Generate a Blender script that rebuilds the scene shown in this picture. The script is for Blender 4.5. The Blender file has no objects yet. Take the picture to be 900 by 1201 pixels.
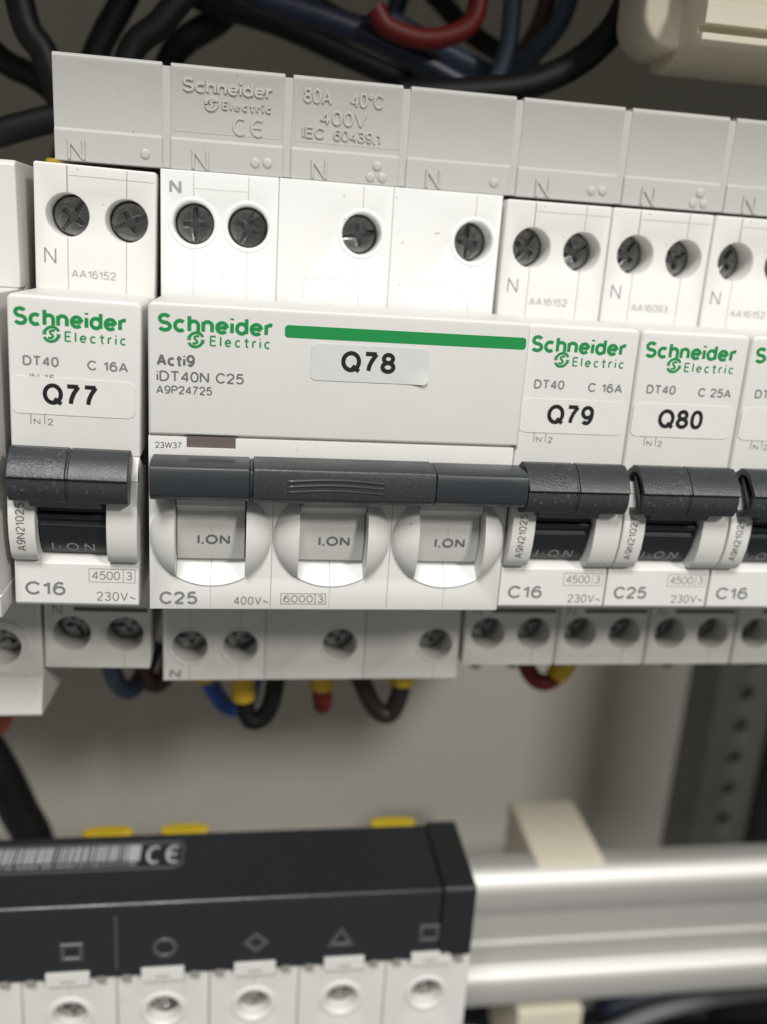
import bpy, bmesh, math, random
from mathutils import Matrix, Vector
random.seed(7)
S = 0.001                       # all builder numbers are millimetres
scene = bpy.context.scene
COL = scene.collection
rad = math.radians

# ------------------------------------------------------------------ camera, world, lamps, exposure
cam_d = bpy.data.cameras.new('camera'); cam = bpy.data.objects.new('camera', cam_d); COL.objects.link(cam)
RX = Vector((0.98739159, -0.14452375, 0.0645812)); DN = Vector((0.02123537, -0.28335509, -0.95877993)); FW = Vector((0.15686589, 0.94806264, -0.27671342))
m = Matrix((RX, -DN, -FW)).transposed().to_4x4(); m.translation = Vector((13.51, -127.503, 53.168)) * S
cam.matrix_world = m
cam_d.sensor_fit = 'VERTICAL'; cam_d.sensor_height = 24.0; cam_d.sensor_width = 18.0
cam_d.lens = 1040.79 / 1201 * 24.0
cam_d.clip_start = 0.005; cam_d.clip_end = 50
cam_d.dof.use_dof = True; cam_d.dof.focus_distance = 0.1275; cam_d.dof.aperture_fstop = 7.3
scene.camera = cam

world = bpy.data.worlds.new('World'); scene.world = world; world.use_nodes = True
bg = world.node_tree.nodes['Background']; bg.inputs[0].default_value = (1.0, 0.98, 0.945, 1); bg.inputs[1].default_value = 0.17

def area(name, loc, target, size, power, color, sy=None):
    l = bpy.data.lights.new(name, 'AREA'); l.energy = power; l.color = color
    l.shape = 'RECTANGLE' if sy else 'SQUARE'; l.size = size
    if sy: l.size_y = sy
    o = bpy.data.objects.new(name, l); COL.objects.link(o); o.location = loc
    o.rotation_euler = (Vector(target) - Vector(loc)).to_track_quat('-Z', 'Y').to_euler(); return o
area('ceiling_lamp', (-0.16, -0.72, 0.92), (0.03, 0, 0), 0.34, 11.5, (1.0, 0.99, 0.965), 0.34)
area('second_ceiling_lamp', (0.60, -0.96, 0.71), (0.03, 0, 0), 0.16, 8.0, (1.0, 0.97, 0.915))

scene.view_settings.view_transform = 'Standard'; scene.view_settings.look = 'None'
scene.view_settings.exposure = 0.1; scene.view_settings.gamma = 1.0; scene.view_settings.use_curve_mapping = False
scene.render.engine = 'CYCLES'
scene.cycles.use_denoising = True
scene.cycles.max_bounces = 8; scene.cycles.diffuse_bounces = 4; scene.cycles.glossy_bounces = 4

# ------------------------------------------------------------------ materials
def mat(name, color, rough=0.45, metal=0.0, spec=0.5, grain=0.0, gscale=3000, var=0.0, vscale=120, specks=0.0, scuff=0.0, aniso=False):
    M = bpy.data.materials.new(name); M.use_nodes = True
    nt = M.node_tree; N = nt.nodes; L = nt.links; b = N['Principled BSDF']
    b.inputs['Base Color'].default_value = (*color, 1); b.inputs['Roughness'].default_value = rough
    b.inputs['Metallic'].default_value = metal; b.inputs['Specular IOR Level'].default_value = spec
    tc = N.new('ShaderNodeTexCoord'); col = None
    def noise(scale, detail=3, rgh=0.55, vec=None):
        n = N.new('ShaderNodeTexNoise'); n.inputs['Scale'].default_value = scale; n.inputs['Detail'].default_value = detail
        n.inputs['Roughness'].default_value = rgh; L.new(vec or tc.outputs['Object'], n.inputs['Vector']); return n
    def mixc(fac, a, bcol):
        x = N.new('ShaderNodeMix'); x.data_type = 'RGBA'; L.new(fac, x.inputs[0])
        if isinstance(a, tuple): x.inputs[6].default_value = (*a, 1)
        else: L.new(a, x.inputs[6])
        x.inputs[7].default_value = (*bcol, 1); return x.outputs[2]
    def ramp(sock, p0, p1, v1=1.0):
        r = N.new('ShaderNodeMapRange'); r.inputs[1].default_value = p0; r.inputs[2].default_value = p1; r.inputs[4].default_value = v1
        L.new(sock, r.inputs[0]); return r.outputs[0]
    col = color
    if var: 
        n = noise(vscale, 5); col = mixc(ramp(n.outputs[0], 0.35, 0.7, var), col, tuple(c * .55 for c in color))
        rr = N.new('ShaderNodeMapRange'); rr.inputs[1].default_value = .3; rr.inputs[2].default_value = .7
        rr.inputs[3].default_value = rough - .06; rr.inputs[4].default_value = min(1, rough + .1); L.new(n.outputs[0], rr.inputs[0]); L.new(rr.outputs[0], b.inputs['Roughness'])
    if specks:
        n = noise(900, 2, .5); col = mixc(ramp(n.outputs[0], 0.735, 0.77, specks), col, (0.16, 0.14, 0.11))
    if scuff:
        n = noise(1500, 4, .7); col = mixc(ramp(n.outputs[0], .56, .72, scuff), col, (0.16, 0.165, 0.17))
    if not isinstance(col, tuple): L.new(col, b.inputs['Base Color'])
    if grain:
        n = noise(gscale, 3, .6); bp = N.new('ShaderNodeBump'); bp.inputs['Strength'].default_value = 1.0; bp.inputs['Distance'].default_value = grain * S
        L.new(n.outputs[0], bp.inputs['Height']); L.new(bp.outputs[0], b.inputs['Normal'])
    if aniso:
        mp = N.new('ShaderNodeMapping'); mp.inputs['Scale'].default_value = (8, 4000, 4000); L.new(tc.outputs['Object'], mp.inputs['Vector'])
        n = noise(1.0, 3, .6, mp.outputs[0]); bp = N.new('ShaderNodeBump'); bp.inputs['Distance'].default_value = 0.004 * S
        L.new(n.outputs[0], bp.inputs['Height']); L.new(bp.outputs[0], b.inputs['Normal'])
    return M
WARM = mat('warm_white_plastic', (0.70, 0.69, 0.665), 0.42, grain=.006, var=.10, specks=.6)
COOL = mat('breaker_white_plastic', (0.665, 0.655, 0.635), 0.42, grain=.008, var=.08, specks=.45)
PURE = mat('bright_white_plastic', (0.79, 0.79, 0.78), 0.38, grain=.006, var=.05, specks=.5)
LOWW = mat('lower_block_plastic', (0.63, 0.615, 0.59), 0.45, grain=.006, var=.08, specks=.5)
ROCK = mat('light_grey_plastic', (0.58, 0.57, 0.55), 0.40, grain=.006, var=.08)
COMB = mat('pale_grey_plastic', (0.46, 0.455, 0.435), 0.42, grain=.008, var=.07, specks=.4)
DARK = mat('dark_slate_plastic', (0.026, 0.031, 0.036), 0.36, grain=.012, gscale=2200, var=.2)
DARKT = mat('grained_slate_plastic', (0.030, 0.0335, 0.037), 0.34, grain=.09, gscale=2600, var=.15, scuff=.45)
DARKR = mat('rubbed_slate_plastic', (0.030, 0.0335, 0.037), 0.37, grain=.05, gscale=3200, var=.15, scuff=.2)
BLACK = mat('black_rocker_plastic', (0.014, 0.016, 0.018), 0.38, grain=.006)
BLOCK = mat('charcoal_plastic', (0.018, 0.021, 0.024), 0.28, grain=.02, gscale=1500, var=.15)
CAPB = mat('black_end_plastic', (0.014, 0.0145, 0.016), 0.45, grain=.02, gscale=1500)
SYMB = mat('moulded_charcoal_edge', (0.075, 0.08, 0.085), 0.3)
GREEN = mat('logo_green_ink', (0.006, 0.235, 0.055), 0.45)
GREY = mat('grey_ink', (0.20, 0.20, 0.20), 0.5)
GREYD = mat('dark_grey_ink', (0.13, 0.13, 0.13), 0.5)
GREYL = mat('pale_grey_ink', (0.30, 0.295, 0.285), 0.5)
INK = mat('black_ink', (0.012, 0.012, 0.013), 0.4)
ONINK = mat('rocker_ink', (0.30, 0.30, 0.29), 0.5)
SEAM = mat('seam_shade_and_dust', (0.28, 0.265, 0.24), 0.7)  # thin inlays paint in the shade of seam grooves; also colours dust crumbs
SEAMD = mat('seam_dark', (0.10, 0.095, 0.085), 0.7)  # darker inlay colour, painted-in shade of seams, slots and gaps; also dust crumbs
STICK = mat('clear_label_film', (0.69, 0.675, 0.645), 0.25, grain=.01, gscale=500)
STICKS = mat('silver_label_film', (0.60, 0.60, 0.585), 0.28, grain=.03, gscale=320)
BROWN = mat('brown_window', (0.135, 0.11, 0.10), 0.35)
STEEL = mat('screw_steel', (0.30, 0.30, 0.295), 0.24, metal=.8, grain=.045, gscale=800, var=.5, vscale=900)
STEELL = mat('bright_screw_steel', (0.42, 0.41, 0.39), 0.3, metal=1.0, grain=.02, gscale=2500, var=.4, vscale=900)
ALU = mat('extruded_aluminium', (0.74, 0.725, 0.70), 0.60, metal=.8, aniso=True)
CREAM = mat('cream_plastic', (0.66, 0.61, 0.49), 0.45, grain=.006, var=.08)
PLATE = mat('grey_beige_paint', (0.62, 0.595, 0.535), 0.55, grain=.01, gscale=900, var=.12, vscale=14)
STRUT = mat('dark_galvanised_steel', (0.14, 0.132, 0.115), 0.5, metal=.0, var=.3)
HOLE = mat('hole_interior', (0.012, 0.011, 0.010), 0.8)
YEL = mat('yellow_sleeve', (0.62, 0.42, 0.02), 0.45)
YELR = mat('yellow_cap_plastic', (0.44, 0.31, 0.012), 0.45)
WBLK = mat('black_insulation', (0.0045, 0.0045, 0.005), 0.55, spec=.35)
WRED = mat('red_insulation', (0.13, 0.008, 0.007), 0.5, spec=.4)
WBLU = mat('blue_insulation', (0.02, 0.08, 0.34), 0.42)
WSLB = mat('slate_blue_insulation', (0.045, 0.075, 0.12), 0.42)
WBRN = mat('brown_insulation', (0.055, 0.022, 0.014), 0.42)
WDBR = mat('dark_brown_insulation', (0.022, 0.013, 0.011), 0.42)
WGRY = mat('grey_insulation', (0.20, 0.20, 0.20), 0.45)
WNAV = mat('navy_insulation', (0.010, 0.017, 0.042), 0.42)
BAR = mat('barcode_white', (0.40, 0.42, 0.45), 0.5)

# ------------------------------------------------------------------ mesh builder
class MB:
    def __init__(self): self.v = []; self.f = []; self.mi = []; self.mats = []
    def m(self, mt):
        if mt not in self.mats: self.mats.append(mt)
        return self.mats.index(mt)
    def add(self, vs, fs, mt):
        o = len(self.v); i = self.m(mt); self.v += [tuple(p) for p in vs]
        for f in fs: self.f.append([o + k for k in f]); self.mi.append(i)
    def box(self, x0, x1, y0, y1, z0, z1, mt):
        vs = [(x, y, z) for x in (x0, x1) for y in (y0, y1) for z in (z0, z1)]
        self.add(vs, [(0,1,3,2),(4,6,7,5),(0,4,5,1),(2,3,7,6),(0,2,6,4),(1,5,7,3)], mt)
    def prism(self, prof, x0, x1, mt):           # prof = (y, z) loop, extruded along x
        n = len(prof)
        a = sum(prof[i][0]*prof[(i+1)%n][1]-prof[(i+1)%n][0]*prof[i][1] for i in range(n))
        if a < 0: prof = prof[::-1]
        vs = [(x0, y, z) for y, z in prof] + [(x1, y, z) for y, z in prof]
        fs = [tuple(range(n))[::-1], tuple(range(n, 2*n))] + [(i, (i+1)%n, n+(i+1)%n, n+i) for i in range(n)]
        self.add(vs, fs, mt)
    def hollow(self, outer, inner, x0, k, xi, x1, mt):       # bar along x, open pocket in its slanted left end
        n = len(outer); vs = [(x0-k*y, y, z) for y, z in outer]+[(x0-k*y, y, z) for y, z in inner]+[(xi, y, z) for y, z in inner]+[(x1, y, z) for y, z in outer]; fs = []
        for i in range(n):
            j = (i+1) % n; fs += [(i, 3*n+i, 3*n+j, j), (i, j, n+j, n+i), (n+i, n+j, 2*n+j, 2*n+i)]
        fs += [tuple(range(2*n, 3*n)), tuple(range(3*n, 4*n))[::-1]]
        self.add(vs, fs, mt); fl = self.f[-len(fs):]; v = self.v
        f0 = fl[-2]; a, b_, c = (Vector(v[q]) for q in f0[:3])
        vol = sum(Vector(v[f[0]]).dot(Vector(v[f[k2]]).cross(Vector(v[f[k2+1]]))) for f in fl for k2 in range(1, len(f)-1))
        if vol < 0: self.f[-len(fs):] = [f[::-1] for f in fl]
    def ring(self, outer, inner, x0, x1, mt):
        n = len(outer); vs = [(x, y, z) for x in (x0, x1) for lp in (outer, inner) for y, z in lp]; fs = []
        for i in range(n):
            j = (i+1) % n
            fs += [(i, 2*n+i, 2*n+j, j), (n+j, 3*n+j, 3*n+i, n+i), (i, j, n+j, n+i), (2*n+j, 2*n+i, 3*n+i, 3*n+j)]
        self.add(vs, fs, mt)
    def lathe(self, cx, cz, prof, mt, n=40):     # prof = (r, y) open line, revolved round the y axis
        vs = []; fs = []
        for r, y in prof:
            for k in range(n):
                a = 2*math.pi*k/n; vs.append((cx+r*math.cos(a), y, cz+r*math.sin(a)))
        for i in range(len(prof)-1):
            for k in range(n): fs.append((i*n+k, i*n+(k+1)%n, (i+1)*n+(k+1)%n, (i+1)*n+k))
        self.add(vs, fs, mt)
    def tube(self, pts, r, mt, n=14, sub=8, caps=True):
        P = [Vector(p) for p in pts]; path = []
        if len(P) == 2: path = [P[0].lerp(P[1], t/4) for t in range(5)]
        else:
            Q = [2*P[0]-P[1]] + P + [2*P[-1]-P[-2]]
            for i in range(1, len(Q)-2):
                for s in range(sub):
                    t = s/sub; a, b, c, d = Q[i-1:i+3]
                    path.append(.5*((2*b)+(c-a)*t+(2*a-5*b+4*c-d)*t*t+(3*b-a-3*c+d)*t**3))
            path.append(P[-1])
        ref = None; vs = []; fs = []
        for i, p in enumerate(path):
            t = (path[min(i+1, len(path)-1)]-path[max(i-1, 0)]).normalized()
            if ref is None: ref = t.orthogonal().normalized()
            ref = (ref - t*ref.dot(t)).normalized(); b = t.cross(ref)
            for k in range(n):
                a = 2*math.pi*k/n; vs.append(p+(ref*math.cos(a)+b*math.sin(a))*r)
        for i in range(len(path)-1):
            for k in range(n): fs.append((i*n+k, i*n+(k+1)%n, (i+1)*n+(k+1)%n, (i+1)*n+k))
        if caps: fs += [tuple(range(n))[::-1], tuple(range((len(path)-1)*n, len(path)*n))]
        self.add(vs, fs, mt)
    def plate(self, outer, holes, y0, y1, mt, bevel=.2, seg=2):   # flat plate in the x/z plane with real holes
        c = bpy.data.curves.new('outline', 'CURVE'); c.dimensions = '2D'; c.fill_mode = 'BOTH'
        c.extrude = max((y1-y0)/2-bevel, .001); c.bevel_depth = bevel; c.bevel_resolution = seg-1; c.offset = -bevel
        for loop in [outer]+list(holes):
            s = c.splines.new('POLY'); s.points.add(len(loop)-1); s.use_cyclic_u = True
            for p, (u, v) in zip(s.points, loop): p.co = (u, v, 0, 1)
        o = bpy.data.objects.new('outline', c); COL.objects.link(o)
        dg = bpy.context.evaluated_depsgraph_get(); me = bpy.data.meshes.new_from_object(o.evaluated_get(dg))
        yc = (y0+y1)/2
        self.add([(v.co.x, yc-v.co.z, v.co.y) for v in me.vertices], [tuple(p.vertices) for p in me.polygons], mt)
        bpy.data.objects.remove(o); bpy.data.curves.remove(c); bpy.data.meshes.remove(me)
    def build(self, name, parent=None, org=(0,0,0), bevel=None, seg=2, angle=32, weld=True):
        me = bpy.data.meshes.new(name)
        me.from_pydata([((x-org[0])*S, (y-org[1])*S, (z-org[2])*S) for x, y, z in self.v], [], self.f)
        for mt in self.mats: me.materials.append(mt)
        for p, i in zip(me.polygons, self.mi): p.material_index = i; p.use_smooth = True
        if weld:
            bm = bmesh.new(); bm.from_mesh(me); bmesh.ops.remove_doubles(bm, verts=bm.verts, dist=1e-7); bm.to_mesh(me); bm.free()
        me.set_sharp_from_angle(angle=rad(angle))
        o = bpy.data.objects.new(name, me); COL.objects.link(o)
        if parent: o.parent = parent
        if bevel:
            b = o.modifiers.new('edge', 'BEVEL'); b.width = bevel*S; b.segments = seg; b.limit_method = 'ANGLE'; b.angle_limit = rad(32)
            b.harden_normals = True; b.use_clamp_overlap = True
        return o

def circle(cx, cz, r, n=40): return [(cx+r*math.cos(2*math.pi*k/n), cz+r*math.sin(2*math.pi*k/n)) for k in range(n)]
def rect(x0, x1, z0, z1): return [(x0, z0), (x1, z0), (x1, z1), (x0, z1)]
def rrect(x0, x1, z0, z1, r, n=6):
    out = []
    for cx, cz, a in ((x1-r, z0+r, -90), (x1-r, z1-r, 0), (x0+r, z1-r, 90), (x0+r, z0+r, 180)):
        for k in range(n+1):
            t = rad(a+90*k/n); out.append((cx+r*math.cos(t), cz+r*math.sin(t)))
    return out
def trect(x0, x1, z0, z1, r): return [(x0, z0), (x1, z0)]+rrect(x0, x1, z0, z1, r)[7:21]
def interp(prof, z):                               # y on a (y, z) profile line at height z
    pr = sorted(prof, key=lambda p: p[1])
    if z <= pr[0][1]: return pr[0][0]
    for (y0, z0), (y1, z1) in zip(pr, pr[1:]):
        if z0 <= z <= z1: return y0+(y1-y0)*(z-z0)/max(z1-z0, 1e-9)
    return pr[-1][0]

def thing(name, label, cat, loc, group=None):
    o = bpy.data.objects.new(name, None); COL.objects.link(o); o.location = [c*S for c in loc]
    o.empty_display_size = .01; o['label'] = label; o['category'] = cat
    if group: o['group'] = group
    return o
def tag(o, label, cat, group=None):
    o['label'] = label; o['category'] = cat
    if group: o['group'] = group
    return o
def copy_tree(o, parent=None):
    c = o.copy(); COL.objects.link(c)
    if parent: c.parent = parent
    for ch in list(o.children): copy_tree(ch, c)
    return c

# ------------------------------------------------------------------ stroke lettering (cap height 1, centre lines)
def A(cx, cy, rx, ry, a0, a1, p=1.0):
    n = max(6, int(abs(a1-a0)/12)); out = []
    for k in range(n+1):
        t = rad(a0+(a1-a0)*k/n); c, s = math.cos(t), math.sin(t)
        out.append((cx+rx*math.copysign(abs(c)**p, c), cy+ry*math.copysign(abs(s)**p, s)))
    return out
G = {
 '0': (.5, [A(.25,.5,.25,.5,90,450,.88)]), '1': (.27, [[(0,.74),(.12,.78),(.22,.88),(.25,1)], [(.25,0),(.25,1)]]),
 '2': (.5, [A(.25,.73,.25,.27,175,-38)+[(.12,.16),(.02,.0)], [(0,0),(.5,0)]]),
 '3': (.5, [A(.24,.76,.22,.24,155,-90)+[(.17,.52)], A(.24,.26,.26,.26,90,-155)]),
 '4': (.52, [[(.4,0),(.4,1)], [(.4,1),(0,.26)], [(0,.26),(.53,.26)]]),
 '5': (.5, [[(.47,1),(.09,1)], [(.1,1),(.03,.47)], A(.24,.32,.26,.32,148,-150)]),
 '6': (.5, [A(.25,.32,.25,.32,0,360), A(.27,.42,.27,.58,190,52)]),
 '7': (.5, [[(0,1),(.5,1)], [(.5,1),(.3,.62),(.19,.3),(.15,0)]]),
 '8': (.5, [A(.25,.76,.21,.24,0,360), A(.25,.26,.25,.26,0,360)]),
 '9': (.5, [A(.25,.68,.25,.32,0,360), A(.23,.58,.27,.58,10,-128)]),
 'A': (.62, [[(0,0),(.31,1)], [(.31,1),(.62,0)], [(.1,.3),(.52,.3)]]),
 'C': (.6, [A(.34,.5,.34,.5,38,322)]), 'D': (.6, [[(0,0),(0,1)], [(0,1),(.26,1)]+A(.26,.5,.34,.5,90,-90)+[(0,0)]]),
 'E': (.48, [[(0,0),(0,1)], [(0,1),(.48,1)], [(0,.52),(.44,.52)], [(0,0),(.49,0)]]),
 'I': (0, [[(0,0),(0,1)]]), 'N': (.58, [[(0,0),(0,1)], [(0,1),(.58,0)], [(.58,0),(.58,1)]]),
 'O': (.72, [A(.36,.5,.36,.5,0,360)]), 'Q': (.72, [A(.36,.5,.36,.5,0,360), [(.42,.24),(.74,-.06)]]),
 'P': (.52, [[(0,0),(0,1)], [(0,1),(.28,1)]+A(.28,.74,.25,.26,90,-90)+[(0,.48)]]),
 'S': (.5, [A(.25,.75,.23,.25,28,245)+A(.25,.25,.25,.25,65,-155)]),
 'T': (.56, [[(0,1),(.56,1)], [(.28,1),(.28,0)]]), 'V': (.6, [[(0,1),(.3,0)], [(.3,0),(.6,1)]]),
 'W': (.92, [[(0,1),(.22,0)], [(.22,0),(.46,1)], [(.46,1),(.7,0)], [(.7,0),(.92,1)]]),
 'c': (.44, [A(.24,.33,.24,.33,48,312)]), 'e': (.48, [A(.24,.33,.24,.33,2,318), [(.02,.34),(.48,.34)]]),
 'h': (.42, [[(0,0),(0,1)], A(.21,.42,.21,.25,180,0)+[(.42,0)]]), 'n': (.42, [[(0,0),(0,.67)], A(.21,.42,.21,.25,180,0)+[(.42,0)]]),
 'd': (.46, [A(.23,.33,.23,.33,0,360), [(.46,0),(.46,1)]]), 'i': (0, [[(0,0),(0,.66)], [(0,.88),(0,1)]]),
 'l': (0, [[(0,0),(0,1)]]), 'r': (.24, [[(0,0),(0,.67)], A(.22,.4,.22,.27,175,72)]),
 't': (.28, [[(.13,.94),(.13,.12),(.18,.01),(.28,0)], [(-.06,.66),(.34,.66)]]),
 '.': (0, [[(0,-.09),(0,.11)]]), '·': (0, [[(0,.38),(0,.58)]]), '~': (.5, [A(.125,.36,.125,.1,180,0)+A(.375,.36,.125,.1,180,360)]),
 '°': (.22, [A(.11,.86,.11,.13,0,360)]), ' ': (.2, []), '|': (0, [[(0,-.1),(0,1.1)]]), '_': (.3, []),
}
def ribbon(mb, pts, w, mt, place, up=.02, slope=0.0, closed=False, sub=0):
    """pts in text mm (u, v); place(u, v, h) -> 3D point, h mm proud of the surface."""
    P = [Vector(p) for p in pts]
    if sub:
        R_ = [P[0]]
        for a, c in zip(P, P[1:]):
            k = max(1, math.ceil((c-a).length/sub)); R_ += [a.lerp(c, j/k) for j in range(1, k+1)]
        P = R_
    Q = [P[0]]
    for p in P[1:]:
        if (p-Q[-1]).length > 1e-5: Q.append(p)
    if (Q[0]-Q[-1]).length < 1e-4 and len(Q) > 3: closed = True; Q.pop()
    n = len(Q); rows = []
    prof = [(-w/2-slope, -.01), (-w/2, up), (w/2, up), (w/2+slope, -.01)] if slope else [(-w/2, up), (w/2, up)]
    for i, p in enumerate(Q):
        a = Q[i-1] if (i > 0 or closed) else None; b = Q[(i+1) % n] if (i < n-1 or closed) else None
        d0 = (p-a).normalized() if a is not None else None; d1 = (b-p).normalized() if b is not None else None
        d0 = d0 or d1; d1 = d1 or d0
        t = d0+d1; t = t.normalized() if t.length > 1e-6 else d0
        nrm = Vector((-t.y, t.x)); k = 1/max(.5, abs(nrm.dot(Vector((-d0.y, d0.x)))))
        rows.append([(p+nrm*off*k, h) for off, h in prof])
    if slope and not closed:                       # sloped ends
        d = (Q[1]-Q[0]).normalized(); rows.insert(0, [(rows[0][j][0]-d*slope, -.01) for j in range(4)])
        d = (Q[-1]-Q[-2]).normalized(); rows.append([(rows[-1][j][0]+d*slope, -.01) for j in range(4)])
    k = len(prof); vs = [place(q.x, q.y, h) for r in rows for q, h in r]; fs = []
    R = len(rows)
    for i in range(R if closed else R-1):
        for j in range(k-1): fs.append((i*k+j, i*k+j+1, ((i+1) % R)*k+j+1, ((i+1) % R)*k+j))
    mb.add(vs, fs, mt)
_lift = [0]
def text(mb, s, u0, u1, v0, cap, wt, mt, place, up=.02, slope=0.0, gap=.06, skew=0.0, sub=0):
    """fit string s between u0 and u1 on baseline v0; wt = stroke weight as a fraction of cap height"""
    pen = 0; items = []
    for ch in s:
        w, st = G[ch]; items.append((pen, st)); pen += w + wt + gap
    total = pen-gap; k = (u1-u0-wt*cap)/max(total-wt, 1e-6)
    for x0, st in items:
        for q in st:
            _lift[0] = (_lift[0]+1) % 5
            pts = [(u0+wt*cap/2+(x0+x)*k+skew*y*cap, v0+cap*(wt/2+y*(1-wt))) for x, y in q]
            ribbon(mb, pts, wt*cap, mt, place, up+_lift[0]*.004, slope, sub=sub)
def flat(y): return lambda u, v, h: (u, y-h, v)
def box_frame(mb, x0, x1, z0, z1, w, mt, place):
    for i, (p, q) in enumerate((((x0, z0), (x1, z0)), ((x0, z1), (x1, z1)), ((x0, z0), (x0, z1)), ((x1, z0), (x1, z1)))):
        e = w/2 if i < 2 else 0
        ribbon(mb, [(p[0]-e, p[1]), (q[0]+e, q[1])], w, mt, place, .02+.005*i)
def solid_disc(mb, cx, cz, rx, rz, mt, place, up=.02, n=32):
    mb.add([place(cx+rx*math.cos(2*math.pi*k/n), cz+rz*math.sin(2*math.pi*k/n), up) for k in range(n)], [tuple(range(n))], mt)

def logo(mb, x0, x1, zb, cap, mt, place, ex0, ex1, ezb, ecap, ox, oz, orad, slope=0.0, up=.02, wt=.205):
    text(mb, 'Schneider', x0, x1, zb, cap, wt, mt, place, up, slope, gap=.03)
    text(mb, 'Electric', ex0, ex1, ezb, ecap, .15, mt, place, up, slope, gap=.30)
    r = orad; w = .34*r; kx = .12
    def sk(pts): return [(ox+x*r+kx*y*r, oz+y*r) for x, y in pts]
    ribbon(mb, sk(A(0,0,.82,.82,25,172)), w, mt, place, up, slope)
    ribbon(mb, sk(A(0,0,.82,.82,205,352)), w, mt, place, up+.004, slope)
    ribbon(mb, sk([(.34,.42),(.02,.44),(-.2,.3),(-.14,.1),(.12,-.08),(.2,-.28),(.0,-.44),(-.34,-.42)]), .26*r, mt, place, up+.008, slope)
    for i, y in enumerate((.28, .02)):
        ribbon(mb, sk([(-1.02,y),(-.55,y)]), .15*r, mt, place, up+.012, slope*.5)
        ribbon(mb, sk([(.55,-y),(1.02,-y)]), .15*r, mt, place, up+.012, slope*.5)

# ------------------------------------------------------------------ shared small pieces
def screw_mesh(mb, cx, cz, y, r, mt, ang, slot=True):
    """pan head with a cross recess, its face at depth y"""
    a, b = .14*r, .62*r
    cross = [(a,b),(-a,b),(-a,a),(-b,a),(-b,-a),(-a,-a),(-a,-b),(a,-b),(a,-a),(b,-a),(b,a),(a,a)]
    if slot: a2 = .09*r; cross = [(a,b),(-a,b),(-a,a),(-.93*r,a2),(-.93*r,-a2),(-a,-a),(-a,-b),(a,-b),(a,-a),(.93*r,-a2),(.93*r,a2),(a,a)]
    c, s = math.cos(ang), math.sin(ang)
    cross = [(cx+u*c-v*s, cz+u*s+v*c) for u, v in cross]
    mb.plate(circle(cx, cz, r, 32), [cross], y, y+1.1, mt, bevel=.16*r/2.6, seg=3)
    mb.lathe(cx, cz, [(0, y+.95), (r*.97, y+.95), (r*.97, y+2.5)], mt, 32)
    mb.lathe(cx, cz, [(0, y+.35), (.30*r, y+.4), (.34*r, y+.95)], mt, 24)
def sticker(mb, x0, x1, z0, z1, r, y, mt, curl=0.0, t=.10):
    nx, nz = 28, 14; vs = []; fs = []
    for j in range(nz+1):
        z = z0+(z1-z0)*j/nz; d = min(z-z0, z1-z); ins = r-math.sqrt(max(0, r*r-(r-d)**2)) if d < r else 0
        for i in range(nx+1):
            x = x0+ins+(x1-x0-2*ins)*i/nx
            q = max(0, (x-x0)/(x1-x0)-.84)/.16*max(0, .42-(z-z0)/(z1-z0))/.42
            vs.append((x, y-t-curl*q**1.3-.012*math.sin(x*1.3+z), z))
    N = nx+1
    for j in range(nz):
        for i in range(nx): fs.append((j*N+i, j*N+i+1, (j+1)*N+i+1, (j+1)*N+i))
    rim = [i for i in range(N)]+[j*N+nx for j in range(1, nz+1)]+[nz*N+i for i in range(nx-1, -1, -1)]+[j*N for j in range(nz-1, 0, -1)]
    base = len(vs); vs += [(vs[k][0], vs[k][1]+t*.9, vs[k][2]) for k in rim]
    for i in range(len(rim)): fs.append((rim[i], base+i, base+(i+1) % len(rim), rim[(i+1) % len(rim)]))
    mb.add(vs, fs, mt)
def surf(y, curl=0, box=None): return flat(y)

# ------------------------------------------------------------------ setting
def struct(o): o['kind'] = 'structure'; return o
b = MB(); b.box(-160, 330, 150, 152, -330, 160, PLATE); struct(b.build('cabinet_back_panel'))
b = MB(); b.box(-160, 330, -42, 150, 160, 163, PLATE); struct(b.build('unseen_shade_panel'))  # unseen panel added to keep lamp light off the upper back
b = MB(); b.box(-98, -95, -12, 150, -330, 160, PLATE); struct(b.build('shade_side_panel'))  # unseen left panel, added to shade that side of the back
b = MB(); b.box(200.5, 203, -12, 150, -330, 160, mat('shaded_panel_tone', (0.03, 0.028, 0.025), .6, var=.2)); struct(b.build('shade_side_panel'))  # right wall coloured near black, standing in for the shade on it

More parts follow.
